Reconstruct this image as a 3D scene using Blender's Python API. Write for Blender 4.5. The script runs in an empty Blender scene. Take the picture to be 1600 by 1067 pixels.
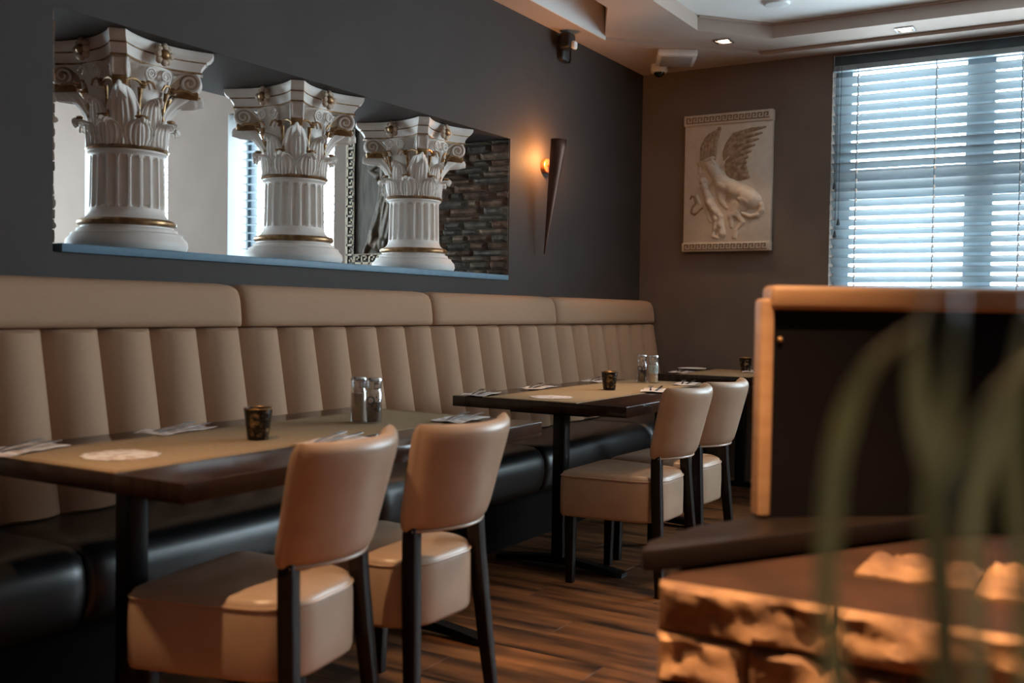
import bpy, bmesh, math, random
import numpy as np
from mathutils import Matrix, Vector, noise as mnoise
random.seed(7)
SC = bpy.context.scene
COL = SC.collection
PI = math.pi

# ------------------------------------------------------------------ camera, world, exposure
YAW, PITCH, ROLL = 0.541611, -0.029834, 0.014537
fw = Vector((math.cos(YAW)*math.cos(PITCH), math.sin(YAW)*math.cos(PITCH), math.sin(PITCH)))
rt = Vector((math.sin(YAW), -math.cos(YAW), 0)); up = rt.cross(fw)
rt, up = (rt*math.cos(ROLL)+up*math.sin(ROLL), up*math.cos(ROLL)-rt*math.sin(ROLL))
cd = bpy.data.cameras.new('camera'); cam = bpy.data.objects.new('camera', cd); COL.objects.link(cam)
cd.sensor_width = 36; cd.lens = 36.0; cd.clip_start = .05
cam.matrix_world = Matrix(((rt.x, up.x, -fw.x, 0), (rt.y, up.y, -fw.y, 0), (rt.z, up.z, -fw.z, 1.15), (0, 0, 0, 1)))
cd.dof.use_dof = True; cd.dof.focus_distance = 5.2; cd.dof.aperture_fstop = 2.6
SC.camera = cam
w = bpy.data.worlds.new('overcast_sky'); SC.world = w; w.use_nodes = True
bg = w.node_tree.nodes['Background']; bg.inputs[0].default_value = (.74, .90, 1.0, 1); bg.inputs[1].default_value = 11.0
SC.view_settings.view_transform = 'Standard'; SC.view_settings.look = 'None'
SC.view_settings.exposure = 0.72; SC.view_settings.gamma = 1.0; SC.view_settings.use_curve_mapping = False
SC.cycles.use_denoising = True
SC.cycles.max_bounces = 8; SC.cycles.diffuse_bounces = 5; SC.cycles.sample_clamp_indirect = 6
SC.cycles.caustics_reflective = False; SC.cycles.caustics_refractive = False

def portal(loc, rot, sx, sy):
    l = bpy.data.lights.new('window_portal', 'AREA'); l.shape = 'RECTANGLE'; l.size = sx; l.size_y = sy
    l.cycles.is_portal = True
    o = bpy.data.objects.new('window_portal', l); o.location = loc; o.rotation_euler = rot; COL.objects.link(o)
portal((7.30, 1.05, 1.9), (0, PI/2, 0), 2.1, 1.4)
portal((7.30, -1.5, 1.9), (0, PI/2, 0), 2.1, 3.5)
portal((6.0, 5.4, 1.9), (0, PI/2, 0), 2.0, 1.1)
portal((6.0, 7.1, 1.9), (0, PI/2, 0), 2.0, 1.1)
portal((3.4, 9.5, 1.7), (PI/2, 0, 0), 3.6, 2.0)

# ------------------------------------------------------------------ helpers
def lin(c):
    return tuple(((v/255)/12.92 if v/255 <= .04045 else ((v/255+.055)/1.055)**2.4) for v in c)
MATS = {}
def mat(name, c1, c2=None, rough=.6, metal=0., scale=8., stretch=(1, 1, 1), bump=0., bscale=None, spec=.5, rand=0., detail=4, lo=.35, hi=.65, coat=0.):
    m = bpy.data.materials.new(name); m.use_nodes = True; nt = m.node_tree; N = nt.nodes; L = nt.links
    b = N['Principled BSDF']; b.inputs['Roughness'].default_value = rough; b.inputs['Metallic'].default_value = metal
    b.inputs['Specular IOR Level'].default_value = spec; b.inputs['Coat Weight'].default_value = coat
    tc = N.new('ShaderNodeTexCoord'); mp = N.new('ShaderNodeMapping'); mp.inputs['Scale'].default_value = stretch
    L.new(tc.outputs['Object'], mp.inputs['Vector'])
    src = mp.outputs['Vector']
    oi = None
    if rand:
        oi = N.new('ShaderNodeObjectInfo'); ad = N.new('ShaderNodeVectorMath'); ad.operation = 'ADD'
        sc = N.new('ShaderNodeVectorMath'); sc.operation = 'SCALE'; sc.inputs['Scale'].default_value = 37
        cb = N.new('ShaderNodeCombineXYZ')
        for i in range(3): L.new(oi.outputs['Random'], cb.inputs[i])
        L.new(cb.outputs[0], sc.inputs[0]); L.new(src, ad.inputs[0]); L.new(sc.outputs[0], ad.inputs[1]); src = ad.outputs[0]
    n = N.new('ShaderNodeTexNoise'); n.inputs['Scale'].default_value = scale; n.inputs['Detail'].default_value = detail
    L.new(src, n.inputs['Vector'])
    r = N.new('ShaderNodeValToRGB'); r.color_ramp.elements[0].position = lo; r.color_ramp.elements[1].position = hi
    c2 = c2 or tuple(min(255, v*1.12) for v in c1)
    r.color_ramp.elements[0].color = (*lin(c1), 1); r.color_ramp.elements[1].color = (*lin(c2), 1)
    L.new(n.outputs['Fac'], r.inputs['Fac'])
    col = r.outputs['Color']
    if rand:
        hs = N.new('ShaderNodeHueSaturation'); mr = N.new('ShaderNodeMapRange')
        mr.inputs['To Min'].default_value = 1-rand; mr.inputs['To Max'].default_value = 1+rand
        L.new(oi.outputs['Random'], mr.inputs['Value']); L.new(mr.outputs[0], hs.inputs['Value']); L.new(col, hs.inputs['Color']); col = hs.outputs['Color']
    L.new(col, b.inputs['Base Color'])
    if bump:
        n2 = N.new('ShaderNodeTexNoise'); n2.inputs['Scale'].default_value = bscale or scale*4; n2.inputs['Detail'].default_value = 3
        L.new(src, n2.inputs['Vector'])
        bp = N.new('ShaderNodeBump'); bp.inputs['Strength'].default_value = bump; bp.inputs['Distance'].default_value = .004
        L.new(n2.outputs['Fac'], bp.inputs['Height']); L.new(bp.outputs[0], b.inputs['Normal'])
    MATS[name] = m
    return m

def glow(name, rgb, s):
    m = bpy.data.materials.new(name); m.use_nodes = True; b = m.node_tree.nodes['Principled BSDF']
    b.inputs['Emission Color'].default_value = (*rgb, 1); b.inputs['Emission Strength'].default_value = s
    b.inputs['Base Color'].default_value = (.8, .8, .8, 1); return m

def clear(name, tint=(1, 1, 1), gloss=.12, rough=.02):
    m = bpy.data.materials.new(name); m.use_nodes = True; nt = m.node_tree; N = nt.nodes; L = nt.links
    N.remove(N['Principled BSDF']); t = N.new('ShaderNodeBsdfTransparent'); t.inputs[0].default_value = (*tint, 1)
    g = N.new('ShaderNodeBsdfGlossy'); g.inputs['Roughness'].default_value = rough
    lw = N.new('ShaderNodeLayerWeight'); lw.inputs[0].default_value = .25
    ma = N.new('ShaderNodeMath'); ma.operation = 'MULTIPLY_ADD'; ma.inputs[1].default_value = .6; ma.inputs[2].default_value = gloss*.4
    L.new(lw.outputs['Facing'], ma.inputs[0])
    mx = N.new('ShaderNodeMixShader'); L.new(ma.outputs[0], mx.inputs[0]); L.new(t.outputs[0], mx.inputs[1]); L.new(g.outputs[0], mx.inputs[2])
    L.new(mx.outputs[0], N['Material Output'].inputs['Surface']); return m

class B:
    """collects geometry for one mesh object"""
    def __init__(s): s.v = []; s.f = []
    def add(s, v, f):
        o = len(s.v); s.v += [tuple(p) for p in v]; s.f += [tuple(i+o for i in q) for q in f]; return s
    def box(s, x0, x1, y0, y1, z0, z1):
        return s.add([(x0,y0,z0),(x1,y0,z0),(x1,y1,z0),(x0,y1,z0),(x0,y0,z1),(x1,y0,z1),(x1,y1,z1),(x0,y1,z1)],
                     [(0,3,2,1),(4,5,6,7),(0,1,5,4),(1,2,6,5),(2,3,7,6),(3,0,4,7)])
    def prism(s, poly, z0, z1):
        n = len(poly); a = sum(poly[i][0]*poly[(i+1)%n][1]-poly[(i+1)%n][0]*poly[i][1] for i in range(n))
        if a < 0: poly = poly[::-1]
        return s.add([(x,y,z0) for x,y in poly]+[(x,y,z1) for x,y in poly],
                     [tuple(range(n))[::-1], tuple(range(n,2*n))]+[(i,(i+1)%n,(i+1)%n+n,i+n) for i in range(n)])
    def loft(s, rings, closed=True, caps=True):
        n = len(rings[0]); o = []
        for r in rings: o += r
        f = []
        for k in range(len(rings)-1):
            for i in range(n if closed else n-1):
                j = (i+1) % n; f.append((k*n+i, k*n+j, (k+1)*n+j, (k+1)*n+i))
        if caps and closed: f += [tuple(range(n))[::-1], tuple(range((len(rings)-1)*n, len(rings)*n))]
        return s.add(o, f)
    def lathe(s, prof, n=32, c=(0, 0), rfun=None, caps=True):
        R = []
        for r, z in prof:
            R.append([(c[0]+(rfun(r,z,2*PI*i/n) if rfun else r)*math.cos(2*PI*i/n), c[1]+(rfun(r,z,2*PI*i/n) if rfun else r)*math.sin(2*PI*i/n), z) for i in range(n)])
        return s.loft(R, caps=caps)
    def tube(s, path, rad, n=8, flat=1.0):
        P = [Vector(p) for p in path]; R = []
        rad = rad if isinstance(rad, (list, tuple)) else [rad]*len(P)
        ref = Vector((0, 0, 1))
        t0 = (P[1]-P[0]).normalized()
        if abs(t0.dot(ref)) > .9: ref = Vector((1, 0, 0))
        u = t0.cross(ref).normalized()
        for i, p in enumerate(P):
            t = (P[min(i+1, len(P)-1)]-P[max(i-1, 0)]).normalized()
            u = (u-t*u.dot(t)).normalized(); q = t.cross(u)
            R.append([tuple(p+(u*math.cos(2*PI*k/n)+q*math.sin(2*PI*k/n)*flat)*rad[i]) for k in range(n)])
        return s.loft(R)
    def grid(s, fn, nu, nv):
        v = [fn(i/nu, j/nv) for j in range(nv+1) for i in range(nu+1)]
        return s.add(v, [(j*(nu+1)+i, j*(nu+1)+i+1, (j+1)*(nu+1)+i+1, (j+1)*(nu+1)+i) for j in range(nv) for i in range(nu)])
    def ball(s, c, rx, ry=None, rz=None, n=12, m=8):
        ry = ry or rx; rz = rz or rx; R = []
        for k in range(m+1):
            a = PI*k/m; a = min(max(a, .05), PI-.05)
            R.append([(c[0]+rx*math.sin(a)*math.cos(2*PI*i/n), c[1]+ry*math.sin(a)*math.sin(2*PI*i/n), c[2]-rz*math.cos(a)) for i in range(n)])
        return s.loft(R)
    def mesh(s, name, m, smooth=False, bevel=0., seg=2, angle=None):
        me = bpy.data.meshes.new(name); me.from_pydata(s.v, [], s.f); me.validate()
        bm = bmesh.new(); bm.from_mesh(me)
        if bevel:
            bmesh.ops.remove_doubles(bm, verts=bm.verts, dist=1e-5)
            bmesh.ops.bevel(bm, geom=[e for e in bm.edges if len(e.link_faces) == 2 and e.calc_face_angle(0) > .5], offset=bevel, segments=seg, affect='EDGES', profile=.5)
        bmesh.ops.recalc_face_normals(bm, faces=bm.faces)
        bm.to_mesh(me); bm.free()
        if smooth or bevel:
            for p in me.polygons: p.use_smooth = True
            me.set_sharp_from_angle(angle=angle or math.radians(40))
        me.materials.append(m)
        return me

def link(name, me, parent=None, loc=(0, 0, 0), rot=(0, 0, 0), world=True):
    o = bpy.data.objects.new(name, me); COL.objects.link(o); o.location = loc; o.rotation_euler = rot
    if parent:
        o.parent = parent
        if world and parent.get('_wl'): o.matrix_parent_inverse = Matrix.Translation(-Vector(parent['_wl']))
    if name in ('acanthus_leaf', 'corner_leaf'):
        md = o.modifiers.new('thickness', 'SOLIDIFY'); md.thickness = .006; md.offset = 0
    return o
def thing(name, label, cat, loc=(0, 0, 0), rz=0., group=None, world=False):
    """Empty at the thing's base.  world=True: its children are given in room coordinates"""
    o = bpy.data.objects.new(name, None); o.empty_display_size = .05; COL.objects.link(o); o.location = loc; o.rotation_euler = (0, 0, rz)
    o['label'] = label; o['category'] = cat
    if group: o['group'] = group
    if world: o['_wl'] = tuple(loc)
    return o
def tag(o, label, cat, group=None):
    o['label'] = label; o['category'] = cat
    if group: o['group'] = group
    return o
def struct(o): o['kind'] = 'structure'; return o
def copy_tree(o, parent=None):
    c = o.copy(); COL.objects.link(c)
    if parent: c.parent = parent
    for ch in list(o.children): copy_tree(ch, c)
    return c

# ------------------------------------------------------------------ materials
WALL = mat('charcoal_wall_paint', (60, 52, 48), (65, 57, 53), .75, scale=3, bump=.12, bscale=160)
FARW = mat('taupe_wall_paint', (112, 98, 88), (120, 105, 95), .8, scale=3, bump=.1, bscale=160)
CEIL = mat('taupe_ceiling_paint', (186, 168, 156), (190, 173, 161), .8, scale=3)
WHITE = mat('white_ceiling_paint', (240, 241, 240), (244, 244, 243), .8, scale=3)
ROOM2 = mat('beige_wall_paint', (146, 129, 119), (151, 134, 124), .8, scale=3)
FLOORM = mat('worn_wood_floor', (46, 29, 18), (152, 98, 56), .42, scale=2.0, stretch=(7, .9, 1), bump=.15, bscale=14, rand=.14, detail=8, lo=.34, hi=.70)
SILL = mat('blue_grey_slate', (98, 134, 158), (108, 144, 168), .5, scale=20, bump=.1)  # blue-grey slate, made bluer to hold its reflection in the colour
STONE = [mat('ledge_stone_grey', (74, 68, 60), (112, 102, 90), .85, scale=18, bump=.9, bscale=40, rand=.28),
         mat('ledge_stone_brown', (72, 51, 39), (112, 84, 66), .85, scale=16, bump=.9, bscale=40, rand=.28),
         mat('ledge_stone_rust', (76, 52, 38), (124, 98, 78), .85, scale=14, bump=.9, bscale=40, rand=.28),
         mat('ledge_stone_tan', (96, 82, 68), (136, 116, 96), .85, scale=18, bump=.9, bscale=40, rand=.25)]
FSTONE = mat('brown_split_stone', (104, 72, 52), (168, 126, 88), .8, scale=9, bump=.7, bscale=30, rand=.15)
LEDGE_SHADE = mat('brown_ledge_shade', (50, 33, 25), (64, 42, 32), .7, spec=.15, scale=7, bump=.5, bscale=24)  # brown ledge, darkened so that its shade sits in the colour
FABRIC = mat('beige_brown_fabric', (178, 142, 114), (184, 148, 120), .8, scale=220, bump=.12, bscale=380, spec=.3)
BLKL = mat('black_leather', (17, 17, 18), (22, 22, 23), .36, scale=30, bump=.06, bscale=120, spec=.9)
PLINTH = mat('dark_brown_plinth', (20, 16, 15), None, .75, spec=.1)
LEATH = mat('cream_taupe_leather', (180, 152, 128), (188, 160, 136), .34, scale=12, bump=.06, bscale=150)
DWOOD = mat('dark_stained_wood', (24, 17, 14), (30, 21, 17), .4, scale=6, stretch=(1, 1, 8), spec=.3)
TOPW = mat('dark_table_top_wood', (44, 31, 26), (58, 42, 35), .15, scale=4, stretch=(1, 9, 1))
BLKM = mat('black_metal', (11, 11, 12), None, .35, spec=.3)
RUN = mat('tan_woven_runner', (158, 132, 98), (168, 142, 108), .75, scale=90, bump=.15, bscale=300)
RUNE = mat('brown_runner_hem', (138, 106, 70), None, .75, scale=60)
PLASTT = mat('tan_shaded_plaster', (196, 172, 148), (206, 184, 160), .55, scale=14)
PLAST = mat('cream_plaster', (240, 232, 224), (246, 240, 233), .5, scale=14, bump=.08, bscale=60)
GOLD = mat('antique_gold_paint', (128, 96, 62), (176, 140, 98), .36, metal=.65, scale=30, bump=.1)
PAPER = mat('printed_white_paper', (206, 184, 172), (236, 226, 220), .8, scale=26, lo=.42, hi=.5)
STEEL = mat('steel_cutlery', (190, 190, 192), None, .22, metal=1.)
SLAT = mat('pale_grey_blind_slat', (146, 158, 164), None, .45, scale=3)
FRAME = mat('grey_window_frame', (150, 158, 164), None, .5)
DFRAME = mat('dark_window_frame', (70, 84, 94), None, .5)
CORD = mat('dark_cord', (60, 70, 78), None, .7)
HOLEW = mat('slat_hole_sky_white', (236, 238, 240), None, .7)  # white for the bright sky glimpsed at the slat holes
COPPER = mat('dark_bronze_sheet', (84, 58, 48), (98, 70, 58), .42, metal=.7, scale=6)
PLATE = mat('copper_plate', (150, 96, 62), None, .4, metal=.5)
BRONZE = mat('dark_bronze_board', (74, 68, 60), (98, 90, 80), .5, metal=.3, scale=40, stretch=(1, 1, .15), bump=.2)
BRFIG = mat('brown_bronze_figure', (66, 56, 46), (104, 88, 70), .55, metal=.2, scale=14)
CREAMK = mat('cream_key_border', (206, 194, 172), None, .6)
DARKK = mat('dark_key_ground', (12, 11, 10), None, .6)
PLAQ = mat('ivory_plaque', (206, 194, 180), (216, 204, 190), .55, scale=16, bump=.1, bscale=80)
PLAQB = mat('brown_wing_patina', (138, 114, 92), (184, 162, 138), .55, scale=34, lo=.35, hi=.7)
KEYBR = mat('brown_key_line', (128, 104, 82), None, .6)
CUPM = mat('dark_mottled_cup', (22, 19, 17), (150, 124, 88), .25, metal=.3, scale=52, lo=.52, hi=.66)
GLASS = clear('clear_grinder_glass', (.94, .95, .96), .5, .05)
PANE = clear('window_glass', (.97, .98, .98), .1)
SALT = mat('white_salt', (214, 186, 156), None, .9)
PEPPER = mat('black_peppercorn', (38, 32, 28), (92, 76, 62), .8, scale=260)
CAPM = clear('clear_grinder_cap', (.92, .95, .97), 1.6, .18)
LABELM = mat('pale_label', (176, 190, 190), None, .6)
INK = mat('dark_teal_ink', (28, 44, 48), None, .6)
BLKP = mat('black_plastic', (34, 32, 33), None, .5)
WPL = mat('white_plastic', (226, 228, 228), None, .45)
GREYP = mat('grey_lamp_lens', (150, 150, 148), (190, 190, 190), .35, scale=80)
OAK = mat('tan_wood_frame', (168, 128, 94), (180, 140, 104), .45, scale=6, stretch=(1, 1, 7))
PANEL = mat('dark_brown_panel', (17, 14, 17), None, .6, spec=.12)
LEAF = mat('green_leaf', (164, 164, 146), (196, 196, 182), .26, scale=9, stretch=(1, 1, .2))
nt = LEAF.node_tree; tr = nt.nodes.new('ShaderNodeBsdfTranslucent'); tr.inputs[0].default_value = (*lin((176, 178, 146)), 1)
mx = nt.nodes.new('ShaderNodeMixShader'); mx.inputs[0].default_value = .4; pb = nt.nodes['Principled BSDF']
nt.links.new(pb.outputs[0], mx.inputs[1]); nt.links.new(tr.outputs[0], mx.inputs[2]); nt.links.new(mx.outputs[0], nt.nodes['Material Output'].inputs['Surface'])
POT = mat('dark_pot', (46, 42, 40), None, .5)
SOIL = mat('dark_soil', (40, 30, 24), None, .95, scale=60, bump=.8)

# ------------------------------------------------------------------ room shell
XF, YL = 6.964, 3.10
floor = struct(link('floor', B().box(-3.2, 7.2, -3.7, 3.2, -.12, -.012).mesh('floor', FLOORM)))
PW, PL = .19, 1.25
plank_me = B().box(.0004, PW-.0004, .0006, PL-.0006, -.012, 0).mesh('plank', FLOORM, bevel=.0006, seg=1)
for i in range(33):
    x = .70+i*PW
    off = (i*.47) % PL
    y = -.9-off
    while y < 2.55:
        link('plank', plank_me, floor, (x, y, 0)); y += PL

NX0, NX1, NZ0, NZ1 = 2.184, 5.07, 1.357, 2.147
wl = B().box(-3.2, 7.2, YL, 3.7, -.1, NZ0-.03).box(-3.2, 7.2, YL, 3.7, NZ1, 3.25)
wl.box(-3.2, NX0-.03, YL, 3.7, NZ0-.03, NZ1).box(NX1+.03, 7.2, YL, 3.7, NZ0-.03, NZ1)
wall_left = struct(link('wall_left', wl.mesh('wall_left', WALL)))
sill = B().box(NX0-.005, NX1+.012, YL-.014, 3.70, NZ0-.030, NZ0)
struct(link('trim_1', sill.mesh('trim_1', SILL, bevel=.003)))

def rough_stone(w, h, d, seed, nu=6, nv=3, amp=.006, fr=26):
    """split-face slab: back on the plane x=0, face towards -x"""
    rnd = random.Random(seed); b = B()
    def fn(u, v):
        e = 1 if 0 < u < 1 and 0 < v < 1 else .35
        n = mnoise.noise((u*w*fr+seed*7.1, v*h*fr*1.5, seed*3.3))+.5*mnoise.noise((u*w*fr*2.7, v*h*fr*3.4+seed, 2.))
        return (-(d*e*(.9) + amp*n*e), u*w, v*h)
    b.grid(fn, nu, nv)
    # sides down to the back plane
    n1 = nu+1
    rim = [i for i in range(n1)]+[j*n1+nu for j in range(1, nv+1)]+[nv*n1+i for i in range(nu-1, -1, -1)]+[j*n1 for j in range(nv-1, 0, -1)]
    base = len(b.v); k = len(rim)
    b.v += [(0, b.v[i][1], b.v[i][2]) for i in rim]
    b.f += [(rim[i], rim[(i+1) % k], base+(i+1) % k, base+i) for i in range(k)]
    return b
# the right reveal of the opening is clad in ledge stone
variants = []
for s in range(14):
    wd = [.08, .11, .14, .17, .20, .24, .12][s % 7]
    for hh in (.034, .046):
        variants.append((wd, hh, [rough_stone(wd-.003, hh-.003, .024+.010*random.random(), s*3+int(hh*100)).mesh('stone', STONE[k], smooth=False) for k in range(4)]))
def clad(xplane, flip, y0, y1, z0, z1, parent, seed):
    rnd = random.Random(seed); z = z0
    while z < z1-.02:
        hh = rnd.choice((.034, .046)); hh_s = min(hh, z1-z); y = y0
        while y < y1-.015:
            wd, _, mm = rnd.choice([v for v in variants if v[1] == hh])
            ws = min(wd, y1-y); ws = y1-y if y1-y-ws < .05 else ws
            o = link('stone', rnd.choice(mm), parent, (xplane, y, z))
            o.scale = ((-1 if flip else 1)*rnd.uniform(.8, 1.25), ws/wd, hh_s/hh)
            y += ws
        z += hh_s
clad(NX1+.03, False, YL+.004, 3.68, NZ0+.001, NZ1-.001, wall_left, 3)
clad(NX0-.03, True, YL+.004, 3.30, NZ0+.001, NZ1-.001, wall_left, 5)

# far wall with the window openings
WY0, WY1, WZ0, WZ1 = .38, 1.73, .92, 2.875
wf = B().box(XF, 7.25, WY1, 3.1, -.1, 3.25).box(XF, 7.25, -3.7, WY1, -.1, WZ0).box(XF, 7.25, -3.7, WY1, WZ1, 3.25)
wf.box(XF, 7.25, .26, WY0, WZ0, WZ1).box(XF, 7.25, -3.7, -3.2, WZ0, WZ1)
struct(link('wall_far', wf.mesh('wall_far', FARW)))
wr = B().box(-3.2, 6.96, -3.7, -3.5, -.1, 3.25)
struct(link('wall_right', wr.mesh('wall_right', FARW)))
struct(link('wall_back', B().box(-3.4, -3.2, -3.7, 3.7, -.1, 3.25).mesh('wall_back', FARW)))

# ceiling: low border, second level with the spots, channel, tray
ceil = B().prism([(-3.2, 3.1), (XF, 3.1), (XF, -3.5), (6.78, -3.5), (6.78, 2.17), (6.745, 2.172), (5.953, 2.921), (-3.2, 2.921)], 2.889, 3.25)
ceiling = struct(link('ceiling', ceil.mesh('ceiling', CEIL)))
lv2 = B().prism([(-3.2, 2.635), (5.4, 2.635), (5.953, 2.921), (6.745, 2.172), (6.78, 2.17), (6.78, -3.5), (6.53, -3.5), (6.49, 2.0), (6.09, 2.35), (-3.2, 2.35)], 2.912, 3.25)
struct(link('ceiling_band', lv2.mesh('ceiling_band', CEIL)))
struct(link('ceiling_channel', B().box(-3.2, 5.95, 2.635, 2.92, 3.10, 3.2).mesh('ceiling_channel', CEIL)))
struct(link('ceiling_tray', B().box(-3.2, 6.6, -3.5, 2.4, 3.005, 3.15).mesh('ceiling_tray', WHITE)))
struct(link('trim_3', B().box(-3.2, 5.948, 2.912, 2.9208, 2.8895, 3.10).mesh('trim_3', WHITE)))  # fascia board, its white paint stands in for light on the face
struct(link('trim_2', B().prism([(6.53, -3.5), (6.515, -3.5), (6.475, 1.99), (6.08, 2.335), (6.09, 2.35), (6.49, 2.0)], 2.992, 3.004).mesh('trim_2', CEIL)))

# neighbouring room behind the opening
X2 = 5.60
AY0, AY1, BY0, BY1, AZ0, AZ1 = 4.863, 5.928, 6.594, 7.628, .95, 2.62
w2 = B().box(X2, 5.89, 3.7, AY0, -.1, 3.2).box(X2, 5.89, AY1, BY0, -.1, 3.2).box(X2, 5.89, BY1, 9.2, -.1, 3.2)
for y0, y1 in ((AY0, AY1), (BY0, BY1)): w2.box(X2, 5.89, y0, y1, -.1, AZ0).box(X2, 5.89, y0, y1, AZ1, 3.2)
struct(link('wall_next_room', w2.mesh('wall_next_room', ROOM2)))
struct(link('wall_next_room_side', B().box(.4, 5.95, 9.2, 9.4, -.1, .7).box(.4, 5.95, 9.2, 9.4, 2.7, 3.2).box(.4, 1.6, 9.2, 9.4, .7, 2.7).box(5.2, 5.95, 9.2, 9.4, .7, 2.7).mesh('wall_next_room_side', ROOM2)))
struct(link('wall_next_room_back', B().box(.2, .4, 3.7, 9.4, -.1, 3.2).mesh('wall_next_room_back', ROOM2)))
struct(link('floor_next_room', B().box(.4, 5.6, 3.7, 9.2, -.12, 0).mesh('floor_next_room', FLOORM)))
struct(link('ceiling_next_room', B().box(.2, 5.95, 3.7, 9.4, 3.0, 3.2).mesh('ceiling_next_room', WHITE)))

for k, yy in ((4, AY1), (5, BY1)): struct(link('trim_%d' % k, B().box(X2+.002, 5.812, yy-.006, yy-.0005, AZ0, AZ1).mesh('trim_%d' % k, WHITE)))  # white jamb linings, the daylight on the jambs put into their paint
# ------------------------------------------------------------------ windows
def window(name, x, y0, y1, z0, z1, bars_y, bars_z, fm):
    o = bpy.data.objects.new(name, None); COL.objects.link(o); o.location = (x, (y0+y1)/2, z0); struct(o); o['_wl'] = tuple(o.location)
    ys = [y0]+sorted(bars_y, key=lambda q: q[0])+[y1]
    for a, c in bars_y: link('frame_bar', B().box(x, x+.07, a, c, z0, z1).mesh('frame_bar', fm, bevel=.004), o)
    for a, c, p, q in bars_z: link('frame_bar', B().box(x+.005, x+.06, p, q, a, c).mesh('frame_bar', fm, bevel=.004), o)
    cuts = sorted(bars_y)
    gaps = [(cuts[i][1], cuts[i+1][0]) for i in range(len(cuts)-1)]
    for a, c in gaps:
        if c-a > .05: link('pane', B().box(x+.03, x+.036, a, c, z0, z1).mesh('pane', PANE), o)
    return o
window('window_1', 7.09, WY0, WY1, WZ0, WZ1, [(1.63, WY1), (.755, .92), (WY0, WY0+.06)],
       [(1.93, 2.13, WY0, WY1), (WZ0, WZ0+.1, WY0, WY1), (2.78, WZ1, WY0, WY1)], FRAME)
window('window_2_added', 7.09, -3.2, .26, WZ0, WZ1, [(.18, .26), (-.95, -.87), (-2.07, -1.99), (-3.2, -3.12)], [(WZ0, WZ0+.08, -3.2, .26)], FRAME)  # unseen window without a blind, added to light the room from the far side
window('window_3', 5.815, AY0, AY1, AZ0, AZ1, [(AY1-.035, AY1), (AY1-.27, AY1-.258), (AY0, AY0+.05)], [(AZ0, AZ0+.08, AY0, AY1), (AZ1-.1, AZ1, AY0, AY1)], DFRAME)
window('window_4', 5.815, BY0, BY1, AZ0, AZ1, [(BY1-.035, BY1), (7.05, 7.12), (BY0, BY0+.05)], [(AZ0, AZ0+.08, BY0, BY1)], DFRAME)
# unseen side window, added to brighten the next room
w5 = bpy.data.objects.new('window_5_added', None); COL.objects.link(w5); w5.location = (3.4, 9.3, .7); struct(w5); w5['_wl'] = tuple(w5.location)
for a, c in ((1.6, 1.68), (2.76, 2.84), (3.96, 4.04), (5.12, 5.2)): link('frame_bar', B().box(a, c, 9.27, 9.33, .7, 2.7).mesh('frame_bar', FRAME, bevel=.004), w5)
for a, c in ((1.68, 2.76), (2.84, 3.96), (4.04, 5.12)): link('pane', B().box(a, c, 9.297, 9.303, .7, 2.7).mesh('pane', PANE), w5)

def slat_mesh(width, length, tilt, th=.003):
    """slat along y (0..length), crowned, tilt: far edge lower"""
    prof = []
    for k in range(7):
        s = (k/6-.5)*width; c = .004*(1-(2*k/6-1)**2)
        prof.append((s*math.cos(tilt)+c*math.sin(tilt), -s*math.sin(tilt)+c*math.cos(tilt)))
    ring = prof+[(x, z-th) for x, z in reversed(prof)]
    return B().loft([[(x, 0, z) for x, z in ring], [(x, length, z) for x, z in ring]])
def blind(label, x, y0, y1, ztop, zbot, pitch, tilt, width, cords, pulls=()):
    t = thing('venetian_blind', label, 'blind', (x, (y0+y1)/2, zbot), world=True)
    me = slat_mesh(width, y1-y0, tilt).mesh('slat', SLAT, smooth=True)
    z = ztop-.03-pitch
    zs = []
    while z > zbot+.03:
        link('slat', me, t, (x, y0, z)); zs.append(z); z -= pitch
    link('headrail', B().box(x-.02, x+.03, y0, y1, ztop-.03, ztop+.005).mesh('headrail', SLAT, bevel=.003), t)
    link('valance', B().box(x+.0, x+.012, y0, y1, ztop+.006, ztop+.072).mesh('valance', DFRAME, bevel=.002), t)
    link('bottom_rail', B().box(x-.02, x+.02, y0, y1, zbot, zbot+.022).mesh('bottom_rail', SLAT, bevel=.003), t)
    for c in cords:
        r = x-width/2*math.cos(tilt)-.002
        link('ladder_cord', B().tube([(r, c, ztop-.02), (r, c, zbot+.01)], .0022, 6).mesh('ladder_cord', CORD), t)
        glint_me = B().tube([(r+.004, c-.003, .03), (r-.004, c-.008, .006)], .0062, 6).mesh('slat_hole_glint', HOLEW, smooth=True)  # white dashes standing in for sky light through the slat holes
        for q in zs: link('slat_hole_glint', glint_me, t, (0, 0, q))
    for c, zl in pulls:
        r = x-.055
        cd_ = link('pull_cord', B().tube([(r, c, ztop-.01), (r, c, zl)], .0018, 6).mesh('pull_cord', CORD), t)
        link('tassel', B().lathe([(.003, zl+.012), (.007, zl), (.009, zl-.012), (.013, zl-.03), (.010, zl-.034)], 10, (r, c)).mesh('tassel', CORD, smooth=True), t)
    return t
blind('wide grey venetian blind filling the window beside the winged horse plaque', 6.985, .385, 1.725, 2.80, .95, .0626, math.radians(36), .0635,
      [1.565, 1.084, .594], [(1.695, 2.02), (1.665, 1.78), (1.685, 1.70)])
blind('venetian blind in the next room seen left of the middle column', 5.768, AY0+.01, AY1-.012, AZ1-.05, AZ0+.02, .0626, math.radians(5), .055, [5.62, 5.1])
blind('venetian blind in the next room seen behind the leftmost column', 5.768, BY0+.01, BY1-.012, AZ1-.05, AZ0+.02, .0626, math.radians(5), .055, [7.3, 6.8])

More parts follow.
